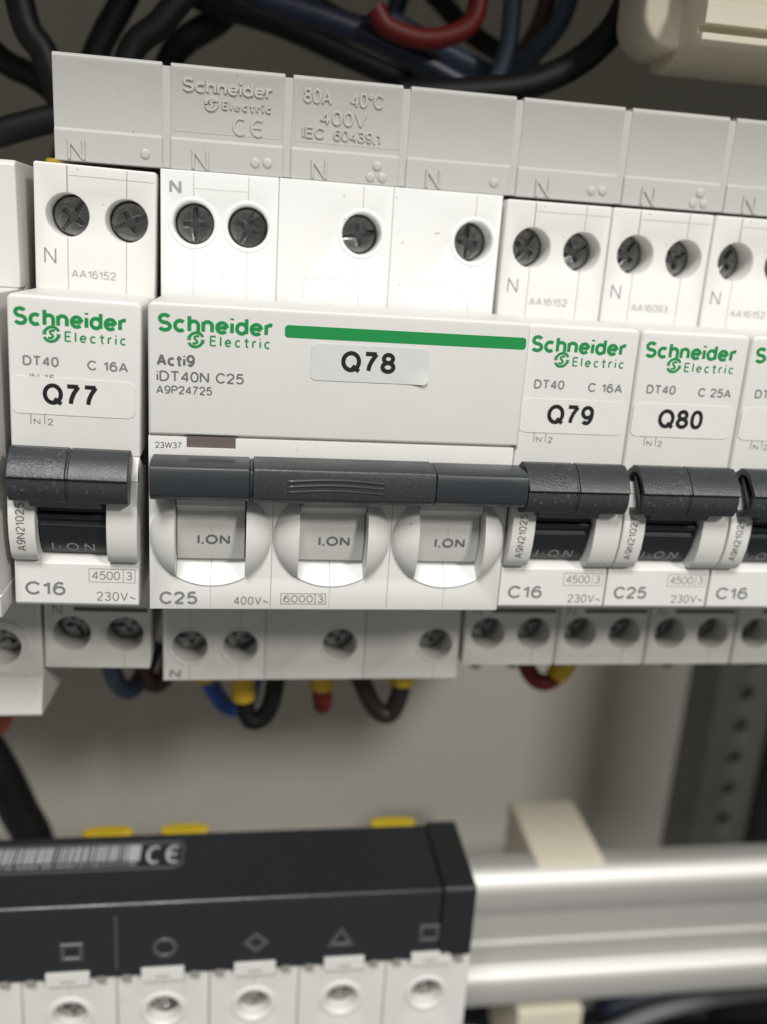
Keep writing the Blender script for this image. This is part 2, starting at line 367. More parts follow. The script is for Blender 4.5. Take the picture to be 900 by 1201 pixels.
# ------------------------------------------------------------------ narrow one-module breaker
DT_ORG = (9, 40, -19.2)
DY = 0.74                                          # its front plate sits this far behind the wide breaker's
CHEEK = [(-.55, 23.1), (-2.0, 20.3), (-2.5, 18.8), (-3.0, 16.5), (-3.1, 14.0), (-2.8, 11.4), (-2.1, 9.2), (-1.3, 7.9), (-.5, 7.45)]
def narrow_breaker():
    t = thing('circuit_breaker', '', 'circuit breaker', (0, 0, 0), 'narrow circuit breakers in the upper row')
    # rear housing behind the terminal blocks
    h = MB(); h.box(.25, 17.65, 26.0, 60, -18.6, 62.6, WARM); h.build('housing', t, DT_ORG, .4)
    # upper terminal block
    u = MB(); hz = 56.6-.6
    u.plate(rrect(.12, 17.78, 44.0, 63.2, .35), [circle(4.9, hz, 3.15), circle(13.5, hz-.15, 3.15)], 17.55, 26.2, WARM, .22)
    for i, cx in enumerate((4.9, 13.5)):
        u.box(cx-.06, cx+.06, 17.53, 17.7, hz+3.2, 63.0, SEAM if i else SEAMD); u.box(cx-.05, cx+.05, 17.53, 17.7, 44.6, hz-3.2, SEAM)
    u.box(5.1, 17.5, 17.535, 17.7, 61.6, 61.68, SEAM)
    ub = u.build('upper_terminal_block', t, DT_ORG)
    # lower terminal block
    l = MB(); lz = -12.55
    l.plate(rrect(.12, 17.78, -19.0, 1.0, .35), [circle(4.6, lz, 3.15), circle(13.4, lz, 3.15)], 18.1, 26.3, LOWW, .22)
    for cx in (13.4,): l.box(cx-.05, cx+.05, 18.08, 18.2, -18.8, lz-3.2, SEAM)
    l.box(5.0, 17.2, 18.0, 18.2, -8.3, -7.6, SEAMD)
    lb = l.build('lower_terminal_block', t, DT_ORG)
    # front cover: label plate, ramp, two cheeks either side of the rocker, lower plate
    f = MB()
    f.plate(trect(.08, 17.72, 23.3, 45.1, .9), [], 0, 18, WARM, .5, 4)
    f.prism([(.3, 23.35)]+[(-.45, 23.3), (-.55, 23.1), (-2.0, 20.3), (6, 20.3)], .1, 17.7, WARM)
    for x0, x1 in ((.1, 3.75), (13.4, 17.7)):
        f.prism(CHEEK[1:]+[(.8, 7.3), (9, 7.3), (9, 20.25)], x0, x1, WARM)
    f.prism([(0, .6), (.4, .1), (18, .1), (18, 7.2), (3.2, 8.6), (.25, 7.05), (0, 6.8)], .08, 17.72, WARM)
    f.box(3.7, 13.45, 9, 18, 7.2, 23.3, BLACK)
    fc = f.build('front_cover', t, DT_ORG, .16)
    # toggle with its black rocker
    g = MB()
    def prof(k): return [(-.3, 23.5-k), (-2.0, 24.8-k), (-3.4, 24.85-k), (-4.7+k, 24.1-k), (-5.8+k, 22.95-k), (-6.6+k, 21.8), (-6.8+k, 21.35), (-6.35+k, 21.1), (-6.5+k, 20.2), (-6.3+k, 18.9+k), (-5.4+k, 17.75+k), (-3.4, 17.1+k), (-.3, 17.3+k)]
    g.prism(prof(.13), 8.49, 8.86, DARKT); g.prism(prof(0), 8.85, 16.75, DARKR)
    # hollow left end: rim and one diagonal web
    outer = prof(0); cyc = (-3.6, 21.0)
    inner = [(cyc[0]+(y-cyc[0])*.74, cyc[1]+(z-cyc[1])*.74) for y, z in outer]
    g.hollow(outer, inner, .6, .05, 2.6, 8.5, DARKT)
    g.prism([(-5.6, 19.3), (-5.2, 19.0), (-2.0, 23.2), (-2.4, 23.5)], 1.0, 2.7, DARKT)
    g.prism([(-5.6, 18.2), (-4.6, 16.7), (-2.0, 16.5), (-1.5, 18)], 3.4, 13.0, DARKR)
    for x in (3.0, 5.2, 11.4, 13.6): g.lathe(x, 19.6, [(.32, -6.37), (.26, -6.52), (.12, -6.45), (0, -6.42)], DARKT, 14)
    tg = g.build('toggle', t, DT_ORG, .14)
    k = MB()
    k.prism([(-1.9, 17.4), (-1.9, 16.3), (-1.2, 15.9), (-1.2, 15.2), (-1.75, 14.9), (-1.75, 14.2), (-1.25, 13.9), (-1.25, 13.5), (-1.55, 13.2), (-.95, 11.2), (.1, 9.3), (1.1, 8.25), (6, 8.25), (6, 17.4)], 3.95, 13.2, BLACK)
    k.box(10.4, 12.6, -3.4, 0, 16.6, 17.4, BLACK)
    kb = k.build('rocker', tg, DT_ORG, .10)
    for cx, cz, y in ((4.9, hz, 22.2), (13.5, hz-.15, 22.2), (4.6, lz, 23.2), (13.4, lz, 23.2)):
        sc = MB(); screw_mesh(sc, cx, cz, y, 2.85, STEEL, random.uniform(0, 3)); sc.build('terminal_screw', t, DT_ORG)
    return t
ROCKP = [(-1.55, 13.2), (-.95, 11.2), (.1, 9.3), (1.1, 8.25)]
def narrow_texts(t, rating, q, ref, code, cxx, full=True):
    ch = {c.name.split('.')[0]: c for c in t.children}
    fc, ub, lb, tg = ch['front_cover'], ch['upper_terminal_block'], ch['lower_terminal_block'], ch['toggle']
    P = flat(0)
    g = MB(); logo(g, .9, 15.8, 40.95, 2.5, GREEN, P, 7.55, 15.75, 39.1, 1.45, 5.85, 40.0, 1.2); g.build('logo', fc, DT_ORG, weld=False)
    x = MB()
    text(x, 'DT40', 2.0, 6.75, 35.55, 1.4, .18, GREY, P)
    if full: text(x, rating, 10.5, 16.0, 35.4, 1.4, .18, GREY, P)
    if not full:
        x.build('lettering', fc, DT_ORG, weld=False); return
    for u in (2.9, 4.75): ribbon(x, [(u, 27.45), (u, 29.0)], .12, GREY, P)
    text(x, 'N', 3.3, 4.15, 27.4, .85, .14, GREY, P); text(x, '2', 5.1, 5.85, 27.35, .95, .14, GREY, P)
    if q == 'Q77': text(x, 'IN 16', 2.9, 6.2, 33.55, .95, .13, GREY, P)
    text(x, cxx, 1.5, 7.2, 1.8, 2.15, .18, GREY, P)
    box_frame(x, 10.55, 17.15, 4.05, 6.15, .1, GREYL, P); ribbon(x, [(15.45, 4.05), (15.45, 6.15)], .1, GREYL, P, .045)
    text(x, '4500', 10.95, 15.0, 4.45, 1.35, .115, GREY, P); text(x, '3', 15.85, 16.75, 4.45, 1.35, .115, GREY, P)
    text(x, '230V~', 11.6, 17.3, 1.1, 1.45, .115, GREY, P, gap=.12)
    text(x, code, 9.4, 16.7, -2.35, 1.2, .11, GREYD, lambda u, v, h: (-v, interp(CHEEK, u)-h-.03, u), gap=.14, sub=.3)
    x.build('lettering', fc, DT_ORG, weld=False)
    w = MB(); text(w, 'I·ON', 5.4, 11.4, 8.75, 1.5, .15, ONINK, lambda u, v, h: (u, interp(ROCKP, v)-h-.04, v), gap=.34, sub=.25); w.build('lettering', tg, DT_ORG, weld=False)
    p = flat(17.55); w = MB(); text(w, 'N', 1.45, 3.2, 48.75, 2.35, .085, GREY, p)
    text(w, ref, 5.4, 11.95, 46.95, 1.2, .12, GREYL, p, gap=.07); w.build('lettering', ub, DT_ORG, weld=False)
    p = flat(18.1); w = MB(); text(w, 'N', 1.5, 3.1, -8.9, 1.7, .11, GREY, p); w.build('lettering', lb, DT_ORG, weld=False)
    s = MB(); sticker(s, .35, 16.95, 28.9, 34.05, .85, 0, STICK); so = s.build('label_sticker', t, DT_ORG)
    if q:
        w = MB(); text(w, q, 4.55, 11.95, 30.3, 3.0, .195, INK, flat(-.11), gap=.10); w.build('lettering', so, DT_ORG, weld=False)

proto = narrow_breaker()
specs = [  # x of the left side, dz, rotation, texts, label
 (-18.95, -.05, .0195, ('C 16A', 'Q77', 'AA16152', 'A9N21025', 'C16'), 'narrow white breaker with the Q77 sticker, leaning slightly beside the wide breaker'),
 (54.25, 0, 0, ('C 16A', 'Q79', 'AA16152', 'A9N21025', 'C16'), 'narrow white breaker with the Q79 sticker, touching the right side of the wide breaker'),
 (72.15, 0, 0, ('C 25A', 'Q80', 'AA16093', 'A9N21027', 'C25'), 'narrow white C25 breaker with the Q80 sticker'),
 (90.15, 0, 0, ('C 16A', None, 'AA16152', 'A9N21026', 'C16'), 'narrow white breaker just right of the Q80 breaker, cut off by the photo edge'),
 (108.15, 0, 0, None, 'rightmost breaker of the row, only its lower terminals showing'),
]
for i, (x, dz, rot, tx, lab) in enumerate(specs):
    o = proto if i == 0 else copy_tree(proto)
    o.location = ((x+9)*S, (DY+40)*S, (-19.2+dz)*S); o.rotation_euler = (0, rot, 0); o['label'] = lab
    specs[i] = (o, tx)
specs[0][0].location.x -= .80*S
for o, tx in specs:
    if tx: narrow_texts(o, *tx)
    else: narrow_texts(o, None, None, None, None, None, full=False)

# ------------------------------------------------------------------ wide three-module breaker
W_ORG = (27, 40, -22)
t = thing('circuit_breaker', 'wide white four-pole breaker with the Q78 sticker, green stripe and one long toggle bar', 'circuit breaker', W_ORG)
h = MB(); h.box(.2, 53.8, 28, 60, -21.8, 63.2, COOL); h.build('housing', t, W_ORG, .4)
u = MB(); UH = [(5.1, 56.1), (13.4, 56.1), (31.3, 56.25), (49.6, 56.25)]
cuts = (0.1, 18.05, 36.1, 53.9)
for a, c in zip(cuts, cuts[1:]):
    u.plate(rrect(a+.03, c-.03, 43, 63.7, .15), [circle(x, z, 3.15) for x, z in UH if a < x < c], 19.4, 28.2, PURE, .14)
for x, z in UH:
    u.box(x-.04, x+.04, 19.38, 19.5, z+3.3, 63.4, SEAM); u.box(x-.03, x+.03, 19.385, 19.5, 45, z-3.3, GREYL)
    u.lathe(x, z, [(3.9, 19.41), (3.75, 19.30), (3.4, 19.30), (3.15, 19.5)], PURE, 48)
ub = u.build('upper_terminal_block', t, W_ORG)
x_ = MB(); text(x_, 'N', 1.45, 3.25, 60.2, 2.05, .2, GREYL, flat(19.4))
for bx0, bx1, bz in ((5.2, 13.2, 61.2), (22.4, 31.1, 49.0), (41, 49.2, 48.8)):
    ribbon(x_, [(bx0, bz), (bx1, bz)], .05, SEAM, flat(19.4), .012)
ribbon(x_, [(22.4, 49.0), (22.4, 45.6)], .05, SEAM, flat(19.4), .012)
x_.build('lettering', ub, W_ORG, weld=False)
l = MB(); LH = [(4.75, -15.6), (13.6, -15.6), (31.5, -15.3), (49.35, -15.3)]
for a, c in zip(cuts, cuts[1:]):
    l.plate(rrect(a+.03, c-.03, -22.2, 1.0, .15), [circle(x, z, 3.1) for x, z in LH if a < x < c], 20.1, 28.3, LOWW, .16)
for i, (x, z) in enumerate(LH):
    if i != 2: l.box(x-.04, x+.04, 20.08, 20.2, -22, z-3.3, SEAM)
    if i < 2: l.box(x-.04, x+.04, 20.08, 20.2, z+3.3, -4, SEAM)
    l.lathe(x, z, [(3.75, 20.11), (3.6, 20.02), (3.3, 20.02), (3.1, 20.2)], LOWW, 48)
lb = l.build('lower_terminal_block', t, W_ORG)
x_ = MB(); text(x_, 'N', 1.3, 3.2, -21.7, 1.75, .2, GREY, flat(20.1)); x_.build('lettering', lb, W_ORG, weld=False)
for (x, z), y in [(p, 24.2) for p in UH]+[(p, 25.4) for p in LH]:
    sc = MB(); screw_mesh(sc, x, z, y, 2.85, STEEL, random.uniform(0, 3)); sc.build('terminal_screw', t, W_ORG)
# front cover: hinged flap above, body below with three slots and bulging cheeks
DZ, DRX, DRZ = 11.7, 8.85, 7.85
def zarc(dx): return DZ-DRZ*math.sqrt(max(0, 1-(dx/DRX)**2))
f = MB()
f.plate(trect(.08, 54.6, 26.75, 45.2, .8), [], 0, 18, COOL, .45, 4)
slots = []
for c in (9, 27, 45):
    lo = [(c+dx, zarc(dx)+.02) for dx in [-5.1+10.2*k/14 for k in range(15)]]
    slots.append(lo+[(c+5.1, 22.4), (c-5.1, 22.4)])
f.plate([(.05, 0), (53.95, 0), (53.95, 26.45), (12.3, 26.45), (12.3, 24.95), (5.4, 24.95), (5.4, 26.45), (.05, 26.45)], slots, 0, 18, COOL, .12)
f.box(.3, 53.7, .9, 17, 26.3, 26.9, COOL)
f.box(5.1, 12.6, .25, 2.5, 24.6, 26.6, BROWN)
for x in (18.0, 36.0): f.box(x-.05, x+.05, -.02, .1, .3, 23, SEAM)
for x in (9.0, 27.0, 45.0): f.box(x-.03, x+.03, -.015, .1, .3, 3.7, SEAM)
for c in (9, 27, 45):
    for s in (-1, 1):                              # bulging cheek: cut from an ellipsoid, with an inner wall
        vs = []; fs = []; nx, nz = 14, 36
        for i in range(nx+1):
            dx = 5.12+(DRX-5.12)*(1-(1-i/nx)**1.6); hz_ = DRZ*math.sqrt(max(0, 1-(dx/DRX)**2))
            for j in range(nz+1):
                q = -math.cos(math.pi*j/nz); z = DZ+hz_*q; r2 = (dx/DRX)**2+((z-DZ)/DRZ)**2
                vs.append((c+s*dx, .05-3.8*max(0, 1-r2)**.62, z))
        N = nz+1
        for i in range(nx):
            for j in range(nz):
                q = (i*N+j, (i+1)*N+j, (i+1)*N+j+1, i*N+j+1); fs.append(q if s > 0 else q[::-1])
        base = len(vs); vs += [(c+s*5.12, 4.0, vs[j][2]) for j in range(N)]
        for j in range(nz):
            q = (j, j+1, base+j+1, base+j); fs.append(q if s > 0 else q[::-1])
        f.add(vs, fs, COOL)
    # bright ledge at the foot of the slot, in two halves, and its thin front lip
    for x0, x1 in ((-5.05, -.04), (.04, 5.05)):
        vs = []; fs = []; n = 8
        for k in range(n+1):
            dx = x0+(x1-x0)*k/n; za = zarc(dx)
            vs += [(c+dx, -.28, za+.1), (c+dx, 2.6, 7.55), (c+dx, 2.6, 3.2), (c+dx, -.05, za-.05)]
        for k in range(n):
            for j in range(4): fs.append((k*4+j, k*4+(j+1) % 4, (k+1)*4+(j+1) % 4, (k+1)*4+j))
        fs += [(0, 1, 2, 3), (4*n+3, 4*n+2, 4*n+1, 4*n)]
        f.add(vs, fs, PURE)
    f.box(c-5.3, c+5.3, 8, 17, .5, 25, SEAMD)
fc = f.build('front_cover', t, W_ORG)
# print on the front
P = flat(0)
g = MB(); logo(g, 1.4, 17.2, 41.2, 2.55, GREEN, P, 8.5, 16.9, 39.5, 1.5, 6.6, 40.3, 1.2); g.build('logo', fc, W_ORG, weld=False)
g = MB(); g.plate(rrect(18.85, 54.1, 41.25, 43.0, .5), [], -.03, .15, GREEN, .01, 1); g.build('green_stripe', fc, W_ORG)
x = MB()
text(x, 'Acti9', 1.25, 6.5, 36.5, 1.7, .21, GREYD, P, gap=.07); text(x, 'iDT40N C25', 1.25, 13.3, 34.35, 1.5, .155, GREYD, P); text(x, 'A9P24725', 1.2, 8.9, 32.6, 1.2, .155, GREYD, P, gap=.07)
x.build('lettering', fc, W_ORG, weld=False); x = MB()
text(x, '23W37', 1.0, 4.7, 24.8, .9, .13, GREYD, P, gap=.07)
x.build('date_code', fc, W_ORG, weld=False); x = MB()
text(x, 'C25', 1.45, 7.05, .75, 2.1, .19, GREY, P, gap=.07); text(x, '400V~', 12.45, 17.7, .75, 1.35, .13, GREY, P, gap=.12)
box_frame(x, 19.6, 26.45, .9, 2.6, .1, GREYD, P); ribbon(x, [(24.85, .9), (24.85, 2.6)], .1, GREYD, P, .045)
text(x, '6000', 20.0, 24.5, 1.15, 1.2, .12, GREYD, P); text(x, '3', 25.2, 26.1, 1.15, 1.2, .12, GREYD, P)
x.build('rating_lettering', fc, W_ORG, weld=False)
s = MB(); sticker(s, 22.7, 39.75, 35.45, 40.65, .6, 0, STICKS, curl=.55); so = s.build('label_sticker', t, W_ORG)
w = MB(); text(w, 'Q78', 27.0, 34.9, 36.85, 3.0, .20, INK, flat(-.12), gap=.10); w.build('lettering', so, W_ORG, weld=False)
# toggle bar
def bprof(k): return [(-.4, 17.9+k), (-.4, 24.0-k), (-3.2, 24.05-k), (-5.4+k, 23.85-k), (-6.1+k, 23.45-k), (-6.4+k, 22.6), (-6.5+k, 20.6), (-6.3+k, 19.5+k), (-5.6+k, 18.75+k), (-3.0, 18.0+k)]
g = MB()
g.prism(bprof(0), .75, 14.4, DARK); g.prism(bprof(.22), 14.4, 14.9, DARK); g.prism(bprof(-.12), 14.9, 41.0, DARKR); g.prism(bprof(0), 41.1, 54.85, DARK)
g.prism([(-6.3, 19.2), (-5.4, 18.3), (-2, 17.2), (-1, 18.5), (-4, 20)], 22.0, 33.0, DARK)
bar = g.build('toggle_bar', t, W_ORG, .22, 3)
x = MB()
for k in range(3):
    pts = [(19.7+13.6*i/16, 21.9-k*.75+.35*math.sin(math.pi*i/16)) for i in range(17)]
    ribbon(x, pts, .16, DARK, flat(-6.55+.0), .13, .16)
x.build('grip_ridges', bar, W_ORG, weld=False)
RP = [(1.2, 7.75), (.55, 9.2), (.25, 11.2), (.3, 13.2), (.8, 15.3)]
for c in (9, 27, 45):
    k = MB(); k.prism(RP+[(.4, 15.45), (-1.0, 16.6), (-1.2, 18.5), (7, 18.5), (7, 7.75)], c-4.95, c+4.9, ROCK)
    k.box(c-.02, c+.02, .245, .35, 12.3, 13.2, SEAM)
    ro = k.build('rocker', t, W_ORG, .12)
    x = MB(); text(x, 'I.ON', c-2.0, c+2.75, 10.3, 1.55, .20, GREYD, lambda u, v, h: (u, interp(RP, v)-h-.04, v), gap=.09, sub=.25); x.build('lettering', ro, W_ORG, weld=False)

# ------------------------------------------------------------------ taller device at the far left
L_ORG = (-28, 40, -27)
t = thing('modular_device', 'white modular device left of the Q77 breaker, mostly cut off by the photo edge', 'electrical device', L_ORG)
h = MB(); h.prism([(15.4, 45), (15.4, 62.4), (16.0, 63.0), (60, 63.0), (60, -29), (37, -29.0), (16.6, -27.0), (16.2, -26.4), (18.4, -20.2), (24.5, -20.2), (24.5, 0), (19, 0.2), (19, 45)], -91, -19.9, LOWW); h.build('housing', t, L_ORG, .3)  # body stretched left out of view to shade the back panel
n_ = MB(); n_.prism([(-3.6, .6), (-3.2, -.2), (18, -.2), (18, 45), (-2.8, 45), (-3.6, 44.2)], -91, -20.15, WARM); n_.box(-21.0, -20.0, -3.75, 4, 3.0, 3.5, WARM); n_.build('front_cover', t, L_ORG, .25)
l = MB(); l.plate(rect(-91, -19.9, -20.2, .5), [circle(-26.4, -14.7, 3.2)], 18.2, 24.6, LOWW, .15)
l.lathe(-26.4, -14.7, [(4.9, 18.22), (4.8, 17.95), (4.3, 17.95), (3.2, 18.6)], LOWW, 48); l.build('lower_terminal_block', t, L_ORG)
sc = MB(); screw_mesh(sc, -26.4, -14.7, 23.2, 2.9, STEEL, .6); sc.build('terminal_screw', t, L_ORG)

# ------------------------------------------------------------------ grey busbar comb above the breakers
C_ORG = (40, 30, 63.8)
t = thing('busbar_comb', 'pale grey busbar comb cover with embossed lettering lying along the top of the breakers', 'busbar cover', C_ORG)
b = MB(); X0 = -15.25; seams = [1.0+18.13*k for k in range(8)]
b.box(X0+.1, 131, 20.34, 33, 63.9, 78.1, COMB)
edges = [X0-.6]+seams
for a, c in zip(edges, edges[1:]):
    a2, c2 = a+.6, c-.6
    b.prism([(20.0, 63.8), (20.0, 68.1), (20.22, 68.3), (20.22, 77.5), (20.12, 77.7), (20.12, 78.25), (20.4, 78.6), (33.2, 78.6), (33.2, 63.8)], a2, c2, COMB)
cov = b.build('cover', t, C_ORG, .14)
e = MB(); EP = flat(20.22); EB = flat(20.0)
logo(e, 3.4, 16.6, 74.85, 1.9, COMB, EP, 9.2, 16.5, 72.8, 1.2, 7.6, 73.4, 1.0, slope=.10, up=.3, wt=.16)
ribbon(e, A(11.9, 70.6, .95, 1.15, 55, 305), .3, COMB, EP, .24, .09); ribbon(e, A(14.6, 70.6, .95, 1.15, 55, 305), .3, COMB, EP, .24, .09); ribbon(e, [(13.7, 70.6), (15.1, 70.6)], .28, COMB, EP, .2, .09)
for s_, a, c, z, cap in (('80A', 21.4, 25.6, 74.85, 2.0), ('40°C', 28.6, 33.5, 74.85, 2.0), ('400V', 24.0, 31.1, 72.0, 2.0), ('IEC', 21.4, 24.6, 69.9, 1.55), ('60439.1', 26.2, 33.5, 69.85, 1.55)):
    text(e, s_, a, c, z, cap, .11, COMB, EP, .28, .10, gap=.12)
for k, (a, c) in enumerate(zip(edges, edges[1:])):
    s0 = seams[k]-17.9
    text(e, 'N', s0+3.6, s0+6.0, 63.95+(0 if k else 0), 2.95, .11, COMB, EB, .3, .12)
    n = k % 3
    dots = [[(14.9, 65.6)], [(13.2, 65.6), (15.1, 65.7)], [(13.0, 64.9), (14.9, 64.95), (14.0, 66.6)]][n]
    for dx, z in dots:
        e.lathe(s0+dx-.15, z, [(.78, 20.02), (.66, 19.82), (.5, 19.74), (.25, 19.72), (0, 19.72)], COMB, 24)
    if k in (1, 2):
        x0, x1 = s0+.9, s0+17.0
        for q in ([(x0, 69.3), (x1, 69.3)], [(x0, 69.3), (x0, 77.0 if k == 1 else 76.9)], [(x1, 69.3), (x1, 76.9)]): ribbon(e, q, .1, COMB, EP, .06, .06)
e.build('embossed_lettering', cov, C_ORG, weld=False)

# ------------------------------------------------------------------ second row below: white modules, charcoal busbar, aluminium rail
def lower_module(x0, poles, label):
    org = (x0+9*poles, 40, -120)
    t = thing('circuit_breaker', label, 'circuit breaker', org, 'white modules in the second row')
    h = MB(); h.box(x0+.2, x0+18*poles-.2, 26, 62, -119.9, -88, WARM); h.build('housing', t, org, .3)
    for p in range(poles):
        a = x0+18*p; c = a+9
        u = MB(); u.plate(rrect(a+.08, a+17.92, -112, -86.4, .5), [circle(c, -95.5, 3.15)], 20.2, 26.5, WARM, .35, 3)
        u.lathe(c, -95.5, [(4.5, 20.25), (4.35, 19.8), (3.7, 19.75), (3.15, 20.4)], WARM, 48)
        u.box(c-.05, c+.05, 20.17, 20.4, -91, -86.6, SEAM)
        u.box(c-4.1, c+4.1, 18.9, 25, -87.0, -84.1, WARM); u.box(c-1.4, c+1.4, 18.88, 19.2, -86.2, -85.9, SEAMD)
        for s in (-1, 1): u.box(c+s*6.6-1.2, c+s*6.6+.4, 19.1, 25, -87.0, -85.6, SEAM)
        u.box(a+.2, a+17.8, 21.9, 25.5, -87, -84.6, SEAMD)
        u.box(c-1.2, c+1.2, 20.9, 21.2, -86.35, -86.15, SEAMD)
        u.build('terminal_block', t, org, .15)
        sc = MB(); screw_mesh(sc, c, -95.5, 22.6, 2.95, STEELL, random.uniform(1.2, 1.9)); sc.build('terminal_screw', t, org)
lower_module(-45.1, 2, 'white module at the lower left, under the square mark on the charcoal busbar')
lower_module(-9.1, 4, 'wide white module in the lower row beside the aluminium rail, under the circle mark')

B_ORG = (8, 32, -84.5)
t = thing('busbar_block', 'charcoal busbar block with moulded shape marks and a barcode strip on top', 'busbar', B_ORG)
b = MB(); pr = [(19.4, -86.1), (19.4, -69.6), (19.9, -69.0), (39.5, -68.3), (40.6, -69.2), (40.6, -86.1)]
b.prism(pr, -45, 55.3, BLOCK)
bb = b.build('body', t, B_ORG, .5, 3)
c_ = MB(); c_.prism([(18.9, -85.2), (18.9, -69.4), (19.5, -68.5), (39.8, -67.7), (41.2, -69.0), (41.2, -85.2)], 55.45, 62.3, CAPB); c_.build('end_cap', t, B_ORG, .5, 3)
e = MB(); FP = flat(19.4)
for cx, kind in ((-17.2, 's'), (.3, 'o'), (18.0, 'd'), (35.0, 't'), (53.2, 's')):
    z = -79.6
    if kind == 's': pts = [(cx-1.7, z-1.5), (cx+1.7, z-1.5), (cx+1.7, z+1.7), (cx-1.7, z+1.7), (cx-1.7, z-1.5)]
    if kind == 'o': pts = A(cx, z, 2.0, 1.9, 0, 360)
    if kind == 'd': pts = [(cx, z-1.9), (cx+2, z), (cx, z+1.9), (cx-2, z), (cx, z-1.9)]
    if kind == 't': pts = [(cx-2.1, z-1.5), (cx+2.1, z-1.5), (cx, z+1.9), (cx-2.1, z-1.5)]
    ribbon(e, pts, .5, SYMB, FP, .3, .22)
ribbon(e, [(-8.9, -84), (-8.9, -72)], .3, SYMB, FP, .3, .16)
e.build('shape_mark', bb, B_ORG, weld=False)
TP = lambda u, v, h: (u, v, -69.0+.7*(v-19.9)/19.6+h)      # on the top face, v = depth
e = MB()
ribbon(e, [(-45, 29.2), (1.4, 29.2), (2.7, 30.2), (2.9, 35.6), (2.0, 36.8), (-45, 36.8)], .4, SYMB, TP, .22, .12)
ribbon(e, A(-2.9, 33.0, 1.3, 2.4, 55, 305), .7, BAR, TP, .1); ribbon(e, A(1.0, 33.0, 1.3, 2.4, 55, 305), .7, BAR, TP, .1); ribbon(e, [(-.2, 33), (1.6, 33)], .8, BAR, TP, .12)
bx = -44
while bx < -8.6:
    bw = random.choice((.25, .35, .5, .8)); ribbon(e, [(bx+bw/2, 31.6), (bx+bw/2, 36.2)], bw, BAR, TP, .05); bx += bw+random.choice((.22, .3, .45))
ribbon(e, [(-8.6, 31.4), (-8.6, 36.2)], 0.4, BAR, TP, .05); ribbon(e, [(-7.0, 31.4), (-7.0, 36.2)], 2.4, BAR, TP, .06)
bx = -44
while bx < -6.5: ribbon(e, [(bx, 30.6), (bx+.35, 30.6)], .7, BAR, TP, .05); bx += random.choice((.55, .6, 1.0))
e.build('barcode_strip', bb, B_ORG, weld=False)
for cx in (-13.6, 2.6, 48.6):
    y = MB(); lp = [(cx+5.3*math.copysign(abs(math.cos(t_))**.6, math.cos(t_)), 42.8+1.5*math.copysign(abs(math.sin(t_))**.8, math.sin(t_))) for t_ in [2*math.pi*q/40 for q in range(40)]]
    for z0, z1, k0, k1 in ((-72, -69.6, 1, 1), (-69.6, -69.2, 1, .9)): y.add([(cx+(a-cx)*k0, 43.2+(d-43.2)*k0, z0) for a, d in lp]+[(cx+(a-cx)*k1, 43.2+(d-43.2)*k1, z1) for a, d in lp], [(q, (q+1) % 40, 40+(q+1) % 40, 40+q) for q in range(40)], YELR)
    y.add([(cx+(a-cx)*.9, 43.2+(d-43.2)*.9, -69.2) for a, d in lp], [tuple(range(40))], YELR); y.add([(a, d, -72) for a, d in lp], [tuple(range(40))[::-1]], YELR)
    y.build('yellow_cap', t, B_ORG)

r = MB()
RPF = [(70, -100.5), (67, -99.5)]+[(65-5.5*math.sin(rad(a)), -105+5.6*math.cos(rad(a))) for a in range(0, 91, 9)]+[(59.6, -107.5)] \
    +[(62.0-2.4*math.cos(rad(a)), -108.5-3.0*math.sin(rad(a))) for a in (20, 45, 70, 88)]+[(63.0, -112.2), (63.0, -123.0), (62.5, -123.2), (62.4, -124.2), (63.0, -124.6), (63.0, -131)] \
    +[(62.2-2.4*math.cos(rad(a)), -135.0+3.4*math.sin(rad(a))) for a in (88, 70, 45, 20)]+[(59.6, -136.5)]+[(64.6-5.0*math.cos(rad(a)), -138.6-5.6*math.sin(rad(a))) for a in range(0, 90, 11)]+[(70, -144.2)]
r.prism(RPF, -94, 200, ALU)
tag(r.build('mounting_rail', None, (0, 0, 0), None, angle=40), 'bright aluminium mounting rail running right from the charcoal busbar block', 'rail')
br = MB(); br.prism([(66.5, -146.5), (66.5, -99.9), (62.4, -99.6), (62.4, -98.7), (63.6, -98.2), (88, -97.4), (90, -98.2), (90, -172), (62, -172), (62, -147)], 92.5, 111.5, CREAM)
tag(br.build('rail_bracket', None, (0, 0, 0), .5), 'cream plastic bracket clipped behind the aluminium rail', 'bracket')

# ------------------------------------------------------------------ cream terminal housing, top right, and perforated upright
T_ORG = (100, 34, 89.6)
t = thing('terminal_housing', 'cream plastic housing with a rounded corner at the upper right above the comb', 'housing', T_ORG)
b = MB(); b.plate(rrect(78.2, 106.8, 90.0, 140, 5.8, 10), [], 30.9, 43.4, CREAM, .9, 4); b.build('side_plate', t, T_ORG)
b = MB(); b.prism([(22, 92.3), (22, 95.5), (25.6, 98.1), (25.6, 139.6), (41.6, 139.6), (41.6, 88.3), (38, 87.4), (24.3, 91.0), (24.3, 92.3)], 85.0, 160, CREAM)
b.box(95.7, 96.0, 21.95, 22.8, 92.4, 95.4, SEAM); b.build('body', t, T_ORG, .3)
b = MB(); b.prism([(21.7, 89.8), (21.7, 90.9), (24.3, 91.3), (25.6, 89.6)], 84.6, 160, CREAM); b.build('lower_lip', t, T_ORG, .22)

b = MB()
holes = [circle(189.3, -60.5-12.75*k, 2.6, 20) for k in range(9)]
b.plate(rect(178, 199, -330, 160), holes, 130, 133, STRUT, .3); b.box(178, 180, 133, 150, -330, 160, STRUT); b.box(197, 199, 133, 150, -330, 160, STRUT)
tag(b.build('perforated_upright'), 'dark perforated steel upright at the right side of the cabinet', 'upright')

